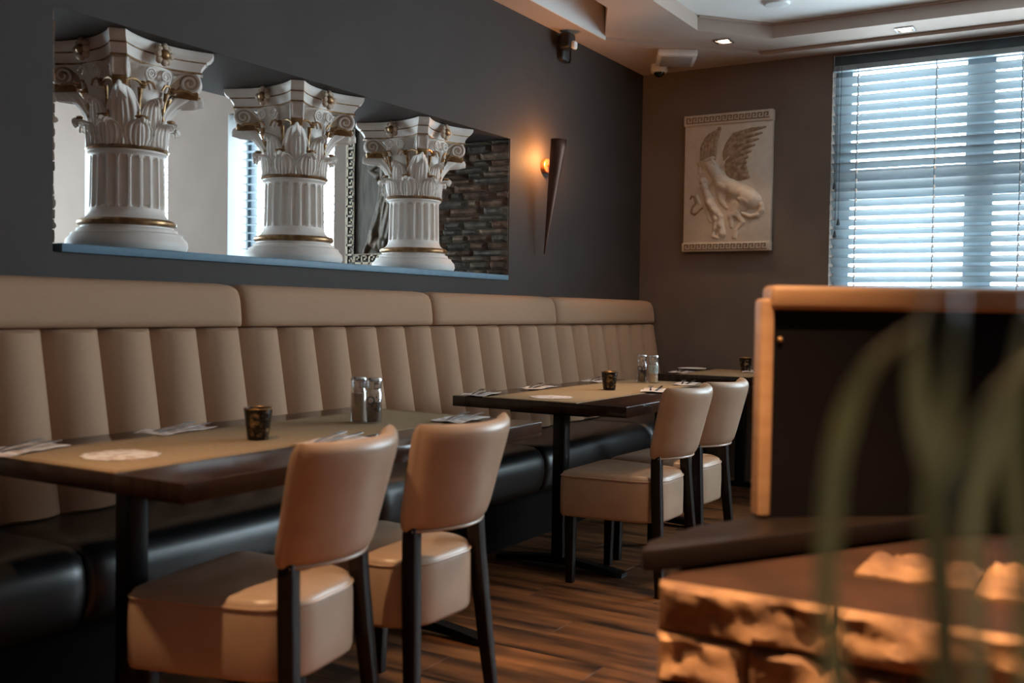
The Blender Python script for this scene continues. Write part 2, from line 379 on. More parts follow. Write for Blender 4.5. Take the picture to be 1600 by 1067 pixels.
# ------------------------------------------------------------------ banquette
bq = thing('banquette', 'long built-in banquette with beige channelled back and black leather seat', 'banquette', (3.65, 2.8, 0), world=True)
PX = .2137; bx0 = 2.04
def yfront(z): return 2.955-.18*(1.071-z)
def channel_mesh(n=12):
    rows = []
    for z in [0, .006, .014, .3, .58, .588, .594]:
        zz = .478+z; e = 0. if z in (0, .594) else (.6 if z in (.006, .588) else 1.)
        ring = []
        for k in range(n+1):
            u = k/n; bul = .056*(1-abs(2*u-1)**2.2)*(.35+.65*e)
            ring.append((PX*u, yfront(zz)+.050-bul-.004*e, zz))
        ring += [(PX, yfront(zz)+.09, zz), (0, yfront(zz)+.09, zz)]
        rows.append(ring)
    return B().loft(rows).mesh('back_channel', FABRIC, smooth=True)
cm = channel_mesh()
for k in range(-8, 23): link('back_channel', cm, bq, (bx0+PX*k, 0, 0))
def headrest(x0, x1):
    rows = []; L = x1-x0; n = 26
    prof0 = [(2.985, 1.0725), (2.964, 1.0735), (2.953, 1.082), (2.951, 1.10), (2.955, 1.14), (2.962, 1.18), (2.971, 1.207), (2.986, 1.226), (3.01, 1.236), (3.05, 1.240), (3.095, 1.234), (3.095, 1.0725)]
    for k in range(n+1):
        u = k/n; s = x0+L*(.5-.5*math.cos(PI*u)); dd = min(s-x0, x1-s)
        e = math.sqrt(max(0, 1-(1-min(dd/.07, 1))**2))
        rows.append([(s, y+(3.02-y)*.5*(1-e) if y < 3.02 else y, 1.072+(z-1.072)*(.86+.14*e)) for y, z in prof0])
    return B().loft(rows).mesh('headrest', FABRIC, smooth=True, angle=1.2)
for a, c in ((-8, -2), (-2, 4), (4, 10), (10, 16), (16, 23)):
    link('headrest', headrest(bx0+PX*a+.002, bx0+PX*c-.002), bq)
def seat_cushion(x0, x1):
    prof = [(2.90, .26), (2.50, .252), (2.462, .262), (2.440, .30), (2.428, .36), (2.432, .42), (2.452, .462), (2.49, .482), (2.56, .488), (2.84, .484), (2.90, .482)]
    rows = []; n = 24
    for k in range(n+1):
        s = x0+(x1-x0)*(.5-.5*math.cos(PI*k/n)); dd = min(s-x0, x1-s); e = math.sqrt(max(0, 1-(1-min(dd/.05, 1))**2))
        rows.append([(s, 2.6+(y-2.6)*(.82+.18*e) if y < 2.6 else y, .36+(z-.36)*(.84+.16*e)) for y, z in prof])
    return B().loft(rows).mesh('seat_cushion', BLKL, smooth=True, angle=1.2)
for x0, x1 in ((.35, 1.81), (1.81, 3.10), (3.10, 4.395), (4.395, 5.68), (5.68, 6.955)): link('seat_cushion', seat_cushion(x0+.002, x1-.002), bq)
link('plinth', B().box(.36, 6.955, 2.56, 3.09, 0, .268).mesh('plinth', PLINTH), bq)
link('back_frame', B().box(.34, 6.958, 3.03, 3.097, .26, 1.075).mesh('back_frame', PLINTH), bq)

# ------------------------------------------------------------------ columns
def spiral_volute(r0, turns, th, depth):
    """scroll in the local xz plane, thickness along y"""
    b = B(); n = int(22*turns); pts = []
    for i in range(n+1):
        a = 2*PI*turns*i/n; r = r0*(1-.82*i/n); pts.append((r*math.cos(a), 0, r*math.sin(a)))
    b.tube(pts, [th*(1-.55*i/n) for i in range(n+1)], 6)
    return b
def corner_path(v):
    if v < .86: return bell(v*.24)+.105*max(0, (v-.36)/.5)**2, .215*v/.86
    q = (v-.86)/.14; return bell(.2)+.105+.022*math.sin(q*PI*.6), .215+.006*math.sin(PI*q)-.034*q*q
def leaf_mesh(h, w, bell, curl, out, name, m, ribs=4, nu=36, nv=26, droop=.014, path=None):
    """acanthus leaf on the bell: fans up, tip curls out; local: +y is outward"""
    b = B()
    def fn(u, v):
        t = 2*u-1
        lobe = .88+.12*abs(math.cos(v*PI*3.5))
        wid = w*(.66+.34*math.sin(PI*min(v*1.1, 1)))*(1-max(0, v-.70)*1.7)*(1-(1-lobe)*abs(t)**3)
        if v < .72: y = bell(v*h); z = v*h
        else:
            q = (v-.72)/.28; y = bell(.72*h)+out*math.sin(q*PI*.58); z = .72*h+h*.28*math.sin(q*PI*.85)*curl
        y += .012+out*.30*v*v-.016*t*t*(1-.4*v)
        if v > .72: z -= droop*((v-.72)/.28)**2
        if path: y, z = path(v); y += .010-(.014+.62*(y-bell(.6*z)))*t*t
        ph = abs(t)*(1.0-.25*v)+.25*v*(abs(t) > 0)
        y += .0062*math.cos(2*PI*ribs*ph)*(1-.45*v)*(.35+.65*min(1, abs(t)*4))+.006*math.exp(-(t/.10)**2)
        return (t*wid*.5, y, z-.014*abs(t)*v)
    b.grid(fn, nu, nv)
    return b.mesh(name, m, smooth=True, angle=1.4)
def bell(z): return .128+.02*(z/.3)**2
ABZ = .700
def abacus_outline(a, cut, sag, n=10):
    """concave-sided square with cut corners (counter-clockwise)"""
    pts = []
    for s in range(4):
        ang = s*PI/2
        for k in range(n+1):
            u = -1+2*k/n; x = u*(a-cut); y = -(a-sag*(1-u*u))
            pts.append((x*math.cos(ang)-y*math.sin(ang), x*math.sin(ang)+y*math.cos(ang)))
    return pts
def build_column(label, loc):
    t = thing('decorative_column', label, 'column', loc, group='painted columns on the sill')
    P = lambda nm, me, par=t, **k: link(nm, me, par, **k)
    P('base', B().lathe([(.205, 0), (.220, .006), (.227, .022), (.224, .042), (.208, .060), (.206, .068), (.190, .074), (.186, .086), (.172, .090), (.172, .097)], 48).mesh('base', PLAST, smooth=True))
    P('gold_ring', B().lathe([(.168, .097), (.178, .099), (.184, .106), (.184, .114), (.178, .121), (.166, .124)], 48).mesh('gold_ring', GOLD, smooth=True))
    NF = 20
    def rf(r, z, a):
        if not .166 < z < .364: return r
        e = 1
        dz = min(z-.166, .364-z)
        hw = .5*.72*math.sqrt(max(0, 1-(1-min(dz/.018, 1))**2))
        q = (a*NF/(2*PI)) % 1.0 - .5
        if abs(q) >= hw or hw == 0: return r
        return r-.018*math.sqrt(max(0, 1-(q/.36)**2))**.8
    zs = [(.165, .124), (.155, .130), (.146, .140), (.141, .150), (.139, .160)]+[(.139-.004*(k/20), .166+.198*k/20) for k in range(21)]+[(.135, .368), (.140, .374), (.147, .378), (.147, .386)]
    extra = []
    for r, z in zs: extra.append((r, z))
    P('fluted_shaft', B().lathe(extra, NF*12, rfun=rf).mesh('fluted_shaft', PLAST, smooth=True, angle=.9))
    P('gold_ring', B().lathe([(.140, .384), (.150, .385), (.156, .392), (.150, .399), (.138, .401)], 48).mesh('gold_ring', GOLD, smooth=True))
    P('bell', B().lathe([(.132, .398), (.126, .42), (.126, .50), (.134, .58), (.150, .64), (.168, .685), (.172, .702)], 40).mesh('bell', PLAST, smooth=True))
    L1, L2, L3, T1, T2, ST = LEAFS
    for k in range(8):
        a = k*PI/4+PI/8
        o = P('acanthus_leaf', L1, loc=(0, 0, .396), rot=(0, 0, a)); q = P('gold_tip', T1, o, loc=(0, 0, 0))
        P('gold_stem', ST, loc=(0, 0, .40), rot=(0, 0, a))
    for k in range(4):
        P('acanthus_leaf', L2, loc=(0, 0, .396), rot=(0, 0, k*PI/2))            # mid-side leaves
        o = P('corner_leaf', L3, loc=(0, 0, .396), rot=(0, 0, k*PI/2+PI/4)); P('gold_tip', T2, o)
    for k in range(4):                                                        # corner volutes and helices, per side
        a = k*PI/2
        for sgn in (-1, 1):
            o = P('corner_volute', VOL[sgn][0], rot=(0, 0, a)); P('volute_plate', VOL[sgn][1], o); P('helix', HEL[sgn], rot=(0, 0, a)); P('gold_cauliculus', CAU[sgn], rot=(0, 0, a))
        P('corner_block', CORN[0], rot=(0, 0, a)); P('gold_corner_band', CORN[1], rot=(0, 0, a))
        o = P('fleuron', FLE[0], rot=(0, 0, a)); P('gold_centre', FLE[1], o)
    ab = P('abacus', ABA[0]); P('gold_line', ABA[1], ab); P('gold_line', ABA[2], ab)
    return t
def tip(y, z, w, hgt, dep):
    return B().grid(lambda u, v: ((2*u-1)*w*.5*math.sqrt(max(.05, 1-(2*v-1)**2)), y+dep*math.sin(PI*v)*(1-.5*(2*u-1)**2), z+hgt*(v-.5)), 8, 8).mesh('gold_tip', GOLD, smooth=True, angle=1.5)
L1 = leaf_mesh(.122, .112, lambda z: bell(z)+.004, .5, .040, 'acanthus_leaf', PLAST, 3)
L2 = leaf_mesh(.225, .100, lambda z: bell(z)-.004, .45, .036, 'acanthus_leaf', PLAST, 3)
L3 = leaf_mesh(.240, .125, lambda z: bell(z)-.002, .22, .085, 'corner_leaf', PLAST, 3, path=corner_path)
T1 = B().ball((0, bell(.1)+.050, .104), .026, .014, .008).mesh('gold_tip', GOLD, smooth=True)
T2 = B().ball((0, bell(.2)+.110, .217), .026, .026, .008).mesh('gold_tip', GOLD, smooth=True)
ST = B().tube([(0, bell(.10)+.016, .105), (0, bell(.13)+.014, .13), (0, bell(.15)+.015, .15), (0, bell(.17)+.017, .17), (0, bell(.20)+.020, .195), (0, bell(.22)+.022, .214)], [.005, .005, .0075, .0055, .009, .011], 8).mesh('gold_stem', GOLD, smooth=True)
LEAFS = (L1, L2, L3, T1, T2, ST)
VOL = {}; HEL = {}; CAU = {}
for sgn in (-1, 1):
    # volute: plate in the corner's diagonal plane (x outward along the diagonal, z up), with a raised spiral rim
    cx, cz, r0 = .232, .664, .041
    b = B(); arm_o = []; arm_i = []
    for i in range(11):
        u = i/10; arm_o.append((.118+(cx-.118)*u**.8, .606+(cz+r0-.606)*math.sin(u*PI/2)**.75))
        arm_i.append((.150+(cx-.150)*u**.9, .604+(cz-.604+.008)*math.sin(u*PI/2)))
    for d0, d1 in ((-.003, .003),):
        top = [(x, d0, z) for x, z in arm_o]+[(x, d1, z) for x, z in arm_o]; bot = [(x, d0, z) for x, z in arm_i]+[(x, d1, z) for x, z in arm_i]
        n = 11
        b.add(top+bot, [(i, i+1, 2*n+i+1, 2*n+i) for i in range(n-1)]+[(n+i+1, n+i, 3*n+i, 3*n+i+1) for i in range(n-1)]+[(i, n+i, n+i+1, i+1) for i in range(n-1)]+[(2*n+i+1, 3*n+i+1, 3*n+i, 2*n+i) for i in range(n-1)])
    disc = B().lathe([(r0*.96, -.003), (r0, -.002), (r0, .002), (r0*.96, .003)], 28)
    b.add([(cx+x, z, cz+y) for x, y, z in disc.v], disc.f)
    rim = [(x, 0, z) for x, z in arm_o[:-1]]; rr_ = [.0065]*10
    for i in range(45):
        q = i/44; a = PI/2-2*PI*1.9*q; r = r0*(1-.86*q); rim.append((cx+r*math.cos(a), 0, cz+r*math.sin(a))); rr_.append(.0080*(1-.45*q))
    b2 = B().tube(rim, rr_, 7)
    M = Matrix.Rotation(-PI/4, 4, 'Z') @ Matrix.Translation((0, sgn*.024, 0))
    b.v = [tuple(M @ Vector(p)) for p in b.v]
    b2.v = [tuple(M @ Vector(p)) for p in b2.v]
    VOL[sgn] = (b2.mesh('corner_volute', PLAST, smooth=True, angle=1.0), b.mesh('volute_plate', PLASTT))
    h = spiral_volute(.024, 1.8, .0055, .01)
    h.tube([(.024-.004*i, .004, -.010*i) for i in range(7)], [.006]*7, 6)
    M = Matrix.Translation((sgn*.034, -.176, .668)) @ Matrix.Diagonal((sgn, 1, 1, 1))
    h.v = [tuple(M @ Vector(p)) for p in h.v]; HEL[sgn] = h.mesh('helix', PLAST, smooth=True, angle=1.2)
    c = B().ball((sgn*.068, -.172, .620), .016, .013, .006).ball((sgn*.068, -.172, .630), .013, .012, .005).ball((sgn*.068, -.170, .611), .012, .011, .005)
    c.tube([(sgn*.074, -.172, .622), (sgn*.104, -.178, .632), (sgn*.136, -.186, .630), (sgn*.165, -.196, .615)], [.0045, .0055, .006, .004], 7)
    c.tube([(sgn*.062, -.172, .624), (sgn*.046, -.176, .636), (sgn*.028, -.178, .632), (sgn*.016, -.176, .612)], [.0045, .005, .005, .003], 7)
    CAU[sgn] = c.mesh('gold_cauliculus', GOLD, smooth=True)
def diag(b):
    M = Matrix.Rotation(PI/4, 4, 'Z'); b.v = [tuple(M @ Vector(p)) for p in b.v]; return b
CORN = (diag(B().box(-.024, .024, -.262, -.19, .632, .70)).mesh('corner_block', PLAST, bevel=.006),
        diag(B().box(-.027, .027, -.264, -.18, .602, .634)).mesh('gold_corner_band', GOLD, bevel=.007))
fl = B()
for k in range(8):
    a = 2*PI*k/8; fl.ball((.029*math.cos(a), -.208+.005*(k % 2), .742+.029*math.sin(a)), .0155, .012, .0155, 8, 6)
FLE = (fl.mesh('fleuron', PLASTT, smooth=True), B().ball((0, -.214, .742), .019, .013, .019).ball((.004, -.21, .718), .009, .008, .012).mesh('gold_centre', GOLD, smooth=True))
def ab_ring(a, z): return [(x, y, z) for x, y in abacus_outline(a, .040, .058)]
ABA = (B().loft([ab_ring(.190, .698), ab_ring(.212, .704), ab_ring(.214, .722), ab_ring(.222, .738), ab_ring(.226, .744), ab_ring(.226, .748), ab_ring(.238, .758), ab_ring(.245, .772), ab_ring(.246, .786)]).mesh('abacus', PLAST, smooth=True, angle=.7),
       B().loft([ab_ring(.2245, .743), ab_ring(.2285, .744), ab_ring(.2285, .748), ab_ring(.2245, .749)], caps=False).mesh('gold_line', GOLD),
       B().loft([ab_ring(.2125, .701), ab_ring(.2165, .702), ab_ring(.2165, .708), ab_ring(.2125, .709)], caps=False).mesh('gold_line', GOLD))
col = build_column('white and gold Corinthian column, leftmost and cut off by the opening edge', (2.659, 3.36, NZ0))
for xx, lb in ((3.590, 'white and gold Corinthian column in the middle of the three on the sill'), (4.527, 'white and gold Corinthian column nearest the stone-clad reveal')):
    c = copy_tree(col); c.location.x = xx; c['label'] = lb

# ------------------------------------------------------------------ relief plaque, bronze relief
def seg_field(U, V, caps):
    H = np.zeros_like(U)
    for (x0, y0, r0, x1, y1, r1) in caps:
        dx, dy = x1-x0, y1-y0; L = dx*dx+dy*dy+1e-9
        t = np.clip(((U-x0)*dx+(V-y0)*dy)/L, 0, 1); r = r0+(r1-r0)*t
        d = np.hypot(U-x0-t*dx, V-y0-t*dy)
        h = np.sqrt(np.maximum(0, 1-(d/r)**2))*np.minimum(r, .9*r+4)
        H = np.maximum(H, h)+.25*np.minimum(H, h)
    return H
def relief_mesh(name, m, fn, u0, u1, v0, v1, nu, nv, place, k):
    us = np.linspace(u0, u1, nu); vs = np.linspace(v0, v1, nv); U, V = np.meshgrid(us, vs)
    H = fn(U, V); b = B()
    b.v = [place(U[j, i], V[j, i], H[j, i]*k) for j in range(nv) for i in range(nu)]
    b.f = [(j*nu+i, j*nu+i+1, (j+1)*nu+i+1, (j+1)*nu+i) for j in range(nv-1) for i in range(nu-1)
           if max(H[j, i], H[j, i+1], H[j+1, i], H[j+1, i+1]) > 0]
    me = b.mesh(name, m, smooth=True, angle=1.5)
    bm = bmesh.new(); bm.from_mesh(me); bmesh.ops.delete(bm, geom=[q for q in bm.verts if not q.link_faces], context='VERTS'); bm.to_mesh(me); bm.free()
    return me
def poly(*pts):
    return [(pts[i][0], pts[i][1], pts[i][2], pts[i+1][0], pts[i+1][1], pts[i+1][2]) for i in range(len(pts)-1)]
KEY = [(0, 0, 5, 1), (0, 0, 1, 5), (0, 4, 4, 5), (3, 2, 4, 5), (2, 2, 4, 3)]     # one cell of the meander, 5 x 5 units
def key_border(b, n, cell, place):
    s = cell/5.
    for k in range(n):
        for x0, y0, x1, y1 in KEY:
            p = [place(k*cell+x0*s, y0*s), place(k*cell+x1*s, y1*s)]
            b.box(min(p[0][0], p[1][0]), max(p[0][0], p[1][0]), min(p[0][1], p[1][1]), max(p[0][1], p[1][1]), min(p[0][2], p[1][2]), max(p[0][2], p[1][2]))
    return b
QY0, QY1, QZ0, QZ1 = 2.111, 2.752, 1.590, 2.552
pl = thing('relief_plaque', 'ivory wall plaque with a winged horse and rider in relief', 'wall relief', (XF-.02, (QY0+QY1)/2, QZ0), world=True)
xs = XF-.045
link('slab', B().box(xs, XF-.001, QY0+.004, QY1-.004, QZ0+.01, QZ1-.01).mesh('slab', PLAQ, bevel=.006), pl)
for z0, z1 in ((QZ1-.075, QZ1), (QZ0, QZ0+.062)):
    bd = link('border_band', B().box(xs-.014, XF-.001, QY0, QY1, z0, z1).mesh('border_band', PLAQ, bevel=.006), pl)
    n = 14; cell = (QY1-QY0-.04)/n; zz = (z0+z1)/2-cell/2
    kb = B()
    for k in range(n):
        for x0, y0, x1, y1 in KEY:
            s = cell/5; kb.box(xs-.018, xs-.0135, QY1-.02-k*cell-x1*s+.002, QY1-.02-k*cell-x0*s, zz+y0*s, zz+y1*s-.002)
    link('key_pattern', kb.mesh('key_pattern', KEYBR), bd)
def place_q(x, y, h):
    t = (x-140)/550; top = 140-48*t; bot = 1000-10*t
    return (xs+.0015-h, QY1-t*(QY1-QY0), QZ1-(y-top)/(bot-top)*(QZ1-QZ0))
KQ = .00075
horse = poly((335, 480, 40), (395, 565, 54), (470, 605, 54), (540, 645, 60), (575, 672, 56))+poly((335, 475, 38), (292, 432, 32), (258, 440, 20), (244, 492, 14))
horse += poly((520, 700, 44), (478, 760, 24), (520, 810, 14), (480, 860, 11), (470, 905, 15))+poly((480, 690, 40), (445, 770, 22), (448, 840, 11))
horse += poly((380, 600, 40), (385, 680, 19), (415, 720, 12))+poly((350, 570, 34), (300, 660, 20), (275, 700, 12), (310, 790, 10), (318, 805, 12))
link('horse', relief_mesh('horse', PLAQ, lambda U, V: seg_field(U, V, horse), 215, 660, 380, 935, 110, 140, place_q, KQ), pl)
fig = poly((266, 548, 24), (266, 552, 24))+poly((275, 585, 24), (300, 640, 27), (312, 690, 30))+poly((290, 585, 16), (345, 520, 13), (385, 450, 12), (428, 396, 13))
fig += poly((255, 590, 14), (225, 640, 11), (245, 690, 9))+poly((312, 690, 30), (350, 740, 24), (380, 775, 18), (350, 850, 14), (335, 900, 12), (365, 912, 10))
fig += poly((380, 770, 16), (385, 830, 20), (395, 885, 22))+poly((320, 700, 26), (350, 790, 18), (345, 860, 12))
link('rider', relief_mesh('rider', PLAQ, lambda U, V: 1.45*seg_field(U, V, fig), 195, 460, 370, 935, 80, 150, place_q, KQ*1.05), pl)
tailc = poly((600, 672, 14), (628, 700, 16), (632, 735, 17), (605, 768, 17), (560, 775, 16), (520, 755, 14), (490, 712, 9))
link('tail', relief_mesh('tail', PLAQ, lambda U, V: 1.5*seg_field(U, V, tailc)+np.where(seg_field(U, V, tailc) > 0, 1.5*np.sin(U*.6+V*.3), 0)*0, 470, 660, 650, 800, 56, 46, place_q, KQ), pl)
serp = poly((186, 662, 6), (196, 645, 7), (212, 650, 7), (222, 690, 7), (200, 720, 7), (194, 750, 7), (215, 762, 7), (238, 745, 7), (262, 722, 6), (285, 714, 4))
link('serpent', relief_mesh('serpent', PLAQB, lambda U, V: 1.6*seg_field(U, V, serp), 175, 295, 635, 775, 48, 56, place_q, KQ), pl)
def wing(feathers, nm, u0, u1, v0, v1):
    caps = [poly(*f) for f in feathers]
    def fn(U, V):
        H = np.zeros_like(U)
        for i, c in enumerate(caps): H = np.maximum(H, 1.2*seg_field(U, V, c)+.0)
        return np.where(H > 0, H*.8+3+1.2*np.sin((U+V)*.5), 0)
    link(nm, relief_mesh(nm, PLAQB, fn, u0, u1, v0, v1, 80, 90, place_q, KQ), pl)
wing([((258+i*18, 412-2*i, 15), (258+i*21, 340-14*i, 14), (282+i*20, 285-17*i, 12), (302+i*17, 248-9*i, 4)) for i in range(5)], 'wing', 235, 395, 190, 430)
wing([((402+i*3, 372+i*17, 17), (418+i*9, 322+i*21, 17), (460+i*9, 258+i*29, 16), (560-i*6, 225+i*34, 13), (645-i*21, 206+i*38, 5)) for i in range(10)], 'wing', 385, 665, 180, 590)
mane = [(248+14*i, 445-8*i, 9, 262+24*i, 470+8*i, 4) for i in range(6)]+[(240, 440, 10, 330, 402, 12)]
link('mane', relief_mesh('mane', PLAQ, lambda U, V: 2.6*seg_field(U, V, mane)+0, 225, 420, 385, 530, 60, 50, place_q, KQ*1.9), pl)

br = thing('bronze_relief', 'dark bronze relief of a robed figure in a cream key-pattern frame', 'wall relief', (X2-.02, 4.3, 1.45), world=True)
FY1, FY0, FZ0, FZ1 = 4.727, 3.84, 1.452, 2.80; bw = .078
link('board', B().box(X2-.018, X2-.001, FY0, FY1, FZ0, FZ1).mesh('board', BRONZE), br)
for nm, (y0, y1, z0, z1), horiz in (('frame_side', (FY1-bw, FY1, FZ0, FZ1), 0), ('frame_side', (FY0, FY0+bw, FZ0, FZ1), 0), ('frame_rail', (FY0+bw, FY1-bw, FZ0, FZ0+bw), 1), ('frame_rail', (FY0+bw, FY1-bw, FZ1-bw, FZ1), 1)):
    fr = link(nm, B().box(X2-.03, X2-.001, y0, y1, z0, z1).mesh(nm, DARKK), br)
    ln = (y1-y0) if horiz else (z1-z0); n = int(ln/.066); cell = ln/n; kb = B(); s = cell/5; xa, xb_ = X2-.036, X2-.0295
    if horiz:
        for k in range(n):
            for x0, q0, x1, q1 in KEY: kb.box(xa, xb_, y1-k*cell-x1*s, y1-k*cell-x0*s, z0+.008+q0*s, z0+.008+q1*s)
        kb.box(xa, xb_, y0, y1, z1-.007, z1).box(xa, xb_, y0, y1, z0, z0+.006)
    else:
        for k in range(n):
            for x0, q0, x1, q1 in KEY: kb.box(xa, xb_, y1-.008-q1*s, y1-.008-q0*s, z0+k*cell+x0*s, z0+k*cell+x1*s)
        kb.box(xa, xb_, y0, y0+.007, z0, z1).box(xa, xb_, y1-.007, y1, z0, z1)
    link('key_pattern', kb.mesh('key_pattern', CREAMK), fr)
def place_b(x, y, h):   # x 225..., y down; scale from the frame geometry
    return (X2-.017-h, FY1-(x-218)*.00127, FZ0+(990-y)*.00117)
robe = poly((520, 380, 60), (500, 520, 52), (480, 640, 46), (430, 780, 42), (400, 850, 34))+poly((470, 260, 30), (490, 340, 40), (520, 430, 56))+poly((640, 180, 70), (620, 330, 90), (600, 560, 100), (520, 840, 70))
robe += poly((335, 940, 16), (362, 890, 20), (420, 800, 30))+poly((600, 60, 46), (605, 90, 42))+poly((440, 870, 40), (500, 880, 44), (560, 890, 40))
def robe_f(U, V):
    H = seg_field(U, V, robe); return np.where(H > 0, H+4*np.sin(U*.16+V*.05)*(V > 420), 0)
link('figure', relief_mesh('figure', BRFIG, robe_f, 300, 720, 0, 960, 80, 150, place_b, .0009), br)
cape = [(372, 432, 10, 430, 400, 20), (380, 440, 10, 435, 470, 26), (430, 400, 20, 480, 380, 30), (435, 470, 24, 500, 440, 30)]
link('cape', relief_mesh('cape', BRFIG, lambda U, V: seg_field(U, V, cape), 350, 540, 350, 510, 50, 44, place_b, .0008), br)

# ------------------------------------------------------------------ sconce
sc_ = thing('wall_sconce', 'tall dark cone wall lamp glowing warm against the charcoal wall', 'wall lamp', (5.43, 3.09, 1.5), world=True)
ct, cb = Vector((5.405, 2.955, 2.175)), Vector((5.425, 3.045, 1.497))
ax = (ct-cb); sh = B(); rows = []
for i in range(13):
    u = i/12; c = cb+ax*u; r = .004+.054*u
    rows.append([(c.x+r*math.cos(PI+PI*k/16*1.15-.075*PI), c.y+r*1.0*math.sin(PI+PI*k/16*1.15-.075*PI), c.z) for k in range(17)])
sh.loft(rows, closed=False)
me = sh.mesh('cone_shade', COPPER, smooth=True, angle=1.2); o = link('cone_shade', me, sc_)
md = o.modifiers.new('thickness', 'SOLIDIFY'); md.thickness = .003
link('wall_plate', B().add(*[(lambda q: q.v)(B().lathe([(.044, 0), (.044, .026), (.040, .030)], 28)), B().lathe([(.044, 0), (.044, .026), (.040, .030)], 28).f]).mesh('wall_plate', PLATE, smooth=True), sc_, loc=(5.50, 3.099, 2.04), rot=(PI/2, 0, 0))
link('arm', B().tube([(5.50, 3.075, 2.04), (5.455, 3.0, 2.04), (5.42, 2.95, 2.045)], .006, 8).mesh('arm', PLATE, smooth=True), sc_)
link('bulb', B().ball((5.408, 2.966, 2.09), .012, .012, .02).mesh('bulb', glow('warm_bulb', (1., .55, .25), 30), smooth=True), sc_)
pl_ = bpy.data.lights.new('sconce_light', 'POINT'); pl_.energy = 6.5; pl_.color = (1., .43, .14); pl_.shadow_soft_size = .02
o = bpy.data.objects.new('sconce_light', pl_); o.location = (5.425, 2.995, 2.075); COL.objects.link(o)

# ------------------------------------------------------------------ small fittings
al = thing('alarm_siren', 'black motion detector with a white lens high on the charcoal wall', 'detector', (5.71, 3.09, 2.70), world=True)
link('back_plate', B().box(5.655, 5.775, 3.066, 3.099, 2.715, 2.872).mesh('back_plate', BLKP, bevel=.03, seg=4), al)
link('head', B().box(5.60, 5.695, 2.99, 3.07, 2.775, 2.875).mesh('head', BLKP, bevel=.022, seg=4), al)
link('lens', B().box(5.625, 5.675, 2.968, 2.995, 2.772, 2.822).mesh('lens', WPL, bevel=.012, seg=3), al)
el = thing('emergency_light', 'white square emergency light under the ceiling near the corner', 'ceiling light', (6.43, 2.63, 2.83), world=True)
link('housing', B().prism([(6.30, 2.70), (6.58, 2.84), (6.72, 2.62), (6.44, 2.48)], 2.846, 2.8885).mesh('housing', WPL, bevel=.006), el)
link('diffuser', B().prism([(6.34, 2.692), (6.57, 2.806), (6.68, 2.628), (6.45, 2.514)], 2.839, 2.8465).mesh('diffuser', GREYP, bevel=.003), el)
dc = thing('dome_camera', 'small white dome security camera in the ceiling corner', 'security camera', (6.74, 2.88, 2.80), world=True)
link('housing', B().lathe([(.058, 2.889), (.060, 2.85), (.056, 2.836), (.04, 2.834)], 28, (6.72, 2.87)).mesh('housing', WPL, smooth=True), dc)
link('dome', B().ball((6.72, 2.87, 2.838), .038, .038, .036, 18, 12).mesh('dome', mat('black_dome', (12, 12, 13), None, .08), smooth=True), dc)
sd = thing('smoke_detector', 'round white detector on the white tray ceiling', 'detector', (6.05, 1.84, 2.98), world=True)
link('body', B().lathe([(.075, 3.0045), (.078, 2.995), (.070, 2.985), (.05, 2.981), (.01, 2.980)], 32, (6.05, 1.84)).mesh('body', WPL, smooth=True), sd)
link('rim', B().lathe([(.088, 3.0045), (.090, 3.0), (.076, 2.998)], 32, (6.05, 1.84)).mesh('rim', WPL, smooth=True), sd)
SPOTG = glow('warm_spot_lens', (1., .78, .55), 5)
def downlight(x, y, z, label, watt=0, size=1.2, blend=.5, dirv=(0, 0, -1), emit=SPOTG, color=(1., .62, .33)):
    t = thing('downlight', label, 'downlight', (x, y, z-.02), group='recessed downlights', world=True)
    b = B().box(x-.055, x+.055, y-.055, y-.042, z-.007, z-.0005).box(x-.055, x+.055, y+.042, y+.055, z-.007, z-.0005)
    b.box(x-.055, x-.042, y-.042, y+.042, z-.007, z-.0005).box(x+.042, x+.055, y-.042, y+.042, z-.007, z-.0005)
    link('trim_ring', b.mesh('trim_ring', STEEL), t)
    link('lens', B().lathe([(.036, z-.0006), (.036, z-.004), (.03, z-.006)], 20, (x, y)).mesh('lens', emit, smooth=True), t)
    if watt:
        l = bpy.data.lights.new('downlight_beam', 'SPOT'); l.energy = watt; l.color = color; l.spot_size = size; l.spot_blend = blend; l.shadow_soft_size = .03
        o = bpy.data.objects.new('downlight_beam', l); o.location = (x, y, z-.02); COL.objects.link(o)
        o.rotation_euler = Vector(dirv).to_track_quat('-Z', 'Y').to_euler()
downlight(6.40, 2.29, 2.912, 'small recessed square downlight in the angled ceiling corner', 12)
downlight(6.655, 1.224, 2.912, 'small recessed square downlight above the big window blind', 12)
downlight(1.09, 1.75, 3.005, 'recessed downlight over the nearest table', 140, 1.35, 1.0, (.12, -.22, -1))
downlight(1.28, .22, 3.005, 'recessed downlight over the stone planter', 380, 1.0)
downlight(3.10, .70, 3.005, 'recessed downlight over the aisle floor', 120, 1.1, .9)
downlight(4.6, 2.0, 3.005, 'recessed downlight over the second table', 75, .75, .8)

